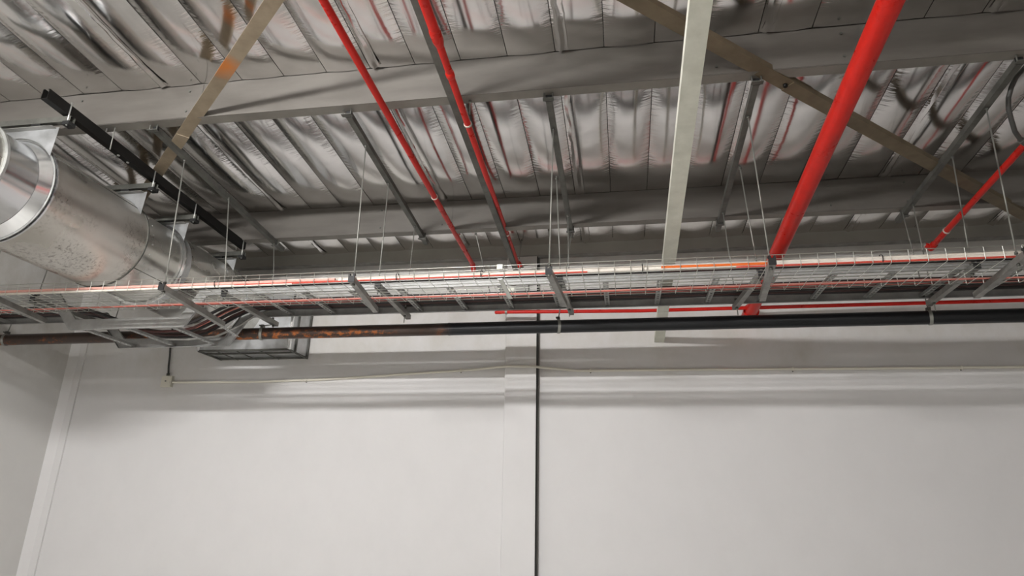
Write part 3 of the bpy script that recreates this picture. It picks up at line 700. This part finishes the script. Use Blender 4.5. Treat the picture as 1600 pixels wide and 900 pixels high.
for X_, Y_ in ((px1, py0), (px1, py1-.02), (px0, py0), (px1, py0+.13)):
    MB().box(X_-.012, X_+.014, Y_-.012, Y_+.012, pz0-.004, pz1).build('corner_angle', 'strut' if Y_ != py0 else 'duct_bright', pl)
for Y_ in (py0, py0+.14, py1-.03):
    MB().box(px0, px1, Y_-.010, Y_+.010, pz0-.012, pz0+.006).build('bottom_rail', 'strut', pl)
for X_ in (px0, px1):
    MB().box(X_-.010, X_+.010, py0, py1, pz0-.012, pz0+.004).build('bottom_rail', 'strut', pl)
for X_ in (px0+.2, px0+.42, px0+.68):
    MB().box(X_-.004, X_+.004, py0, py1, pz0-.012, pz0-.004).build('tie_bar', 'strut', pl)
cyl(5.70, 6.495, R2-.012, R2-.012, 'duct_collar', 'duct2')
MB().ring((DX, 5.72, DZ), (0, 1, 0), R2-.012, R2+.006, .02, 72).build('seam_ring', 'duct_bright', duct)

# ------------------------------------------------------------------ wall box, conduit, cleat, hose
bx = thing('junction_box', 'small ivory junction box on the wall at left', 'junction box', (-4.92, WALL_Y-.045, 1.215))
MB().box(-4.985, -4.865, WALL_Y-.045, WALL_Y-.001, 1.215, 1.335).build('body', 'white_conduit', bx)
MB().box(-4.978, -4.872, WALL_Y-.051, WALL_Y-.045, 1.222, 1.328).build('lid', 'white_conduit', bx)
MB().tube([(-4.925, WALL_Y-.058, 1.275), (-4.925, WALL_Y-.051, 1.275)], .009, 10).build('screw', 'rod', bx)
MB().tube([(-4.93, WALL_Y-.026, 1.334), (-4.93, WALL_Y-.026, 1.365)], .017, 10).build('gland', 'strut', bx)
cb = MB().tube([(-4.93, WALL_Y-.026, 1.366), (-4.945, WALL_Y-.024, 1.45), (-4.955, WALL_Y-.022, 1.56), (-4.985, WALL_Y-.02, 1.75), (-5.0, WALL_Y-.02, 2.5)], .010, 8).build('wall_cable', 'hose')
tag(cb, 'dark cable going up the wall from the ivory junction box', 'cable')
cd = thing('wall_conduit', 'long ivory conduit running level along the white wall', 'conduit', (0, WALL_Y-.03, 1.26))
pts = [(-4.862, 1.267), (-4.3, 1.262), (-3.865, 1.262), (-3.5, 1.270), (-3.138, 1.278), (-2.6, 1.302), (-2.159, 1.327), (-1.8, 1.345), (-1.483, 1.362), (-1.20, 1.372), (-1.11, 1.372), (-.86, 1.366), (-.76, 1.357), (-.443, 1.337), (.2, 1.334), (.787, 1.331), (2, 1.322), (3.557, 1.316), (5.2, 1.312)]
MB().tube([(x_, WALL_Y-(.104 if -1.12 < x_ < -.85 else .085 if -1.25 < x_ < -.7 else .017), z_) for x_, z_ in pts], .0125, 10).build('tube', 'white_conduit', cd)
for x_, z_ in ((-1.62, 1.357), (-.30, 1.337), (1.6, 1.326), (3.05, 1.318), (-3.3, 1.275)):
    MB().box(x_-.008, x_+.008, WALL_Y-.032, WALL_Y-.001, z_-.017, z_+.014).build('saddle_clip', 'white_conduit', cd)
    MB().tube([(x_, WALL_Y-.006, z_-.021), (x_, WALL_Y-.001, z_-.021)], .006, 6).build('screw', 'strut', cd)
cl = thing('wall_cleat', 'grey steel cleat fixed near the top of the pilaster', 'bracket', (-.985, WALL_Y-.10, 2.10))
MB().box(-1.045, -.918, WALL_Y-.125, WALL_Y-.0855, 2.11, 2.225).build('plate', 'galv_dull', cl)
MB().box(-1.105, -.872, WALL_Y-.16, WALL_Y-.0855, 2.226, 2.262).build('cap_plate', 'galv_dull', cl)
hs = thing('flexible_hose', 'dark flexible hose curving down to the thin red pipe at the right edge', 'hose', (2.7, 4.25, 2.35))
hp = [(2.95, 3.97, 2.80), (2.80, 3.97, 2.79), (2.68, 3.98, 2.775), (2.599, 4.0, 2.738), (2.552, 4.02, 2.69), (2.527, 4.05, 2.635), (2.515, 4.08, 2.58), (2.524, 4.12, 2.525), (2.548, 4.16, 2.47), (2.60, 4.24, 2.425), (2.677, 4.33, 2.41)]
MB().tube(hp, .015, 12).build('tube', 'hose', hs)
MB().tube([hp[-1], (2.735, 4.39, 2.415)], .020, 12).build('end_fitting', 'strut', hs)

# ------------------------------------------------------------------ batten lamp above the camera, two added fill battens behind it
def batten(x, y, z, L, m_, label):
    t = thing('batten_lamp', label, 'lamp', (x, y, z-.05), 'batten lamps')
    MB().tube([(x-L/2, y, z), (x+L/2, y, z)], .045, 16).build('diffuser', m_, t)
    MB().box(x-L/2-.02, x+L/2+.02, y-.03, y+.03, z+.047, z+.09).build('housing', 'galv', t)
    for sx in (-L*.4, L*.4):
        MB().tube([(x+sx, y, z+.09), (x+sx, y, foil_z(y)+.06)], .003, 6).build('suspension_wire', 'rod', t)
batten(-2.4, 0.0, 2.42, 1.45, 'glow', 'bright batten lamp hung above the camera, left of it')
batten(-2.4, -5.5, 2.9, 1.45, 'glow_fill', 'added fill batten lamp behind the camera at left')
batten(3.6, -6.5, 3.0, 1.45, 'glow_fill', 'added fill batten lamp behind the camera at right')

for o in list(bpy.data.objects):
    if 'wp' in o: del o['wp']
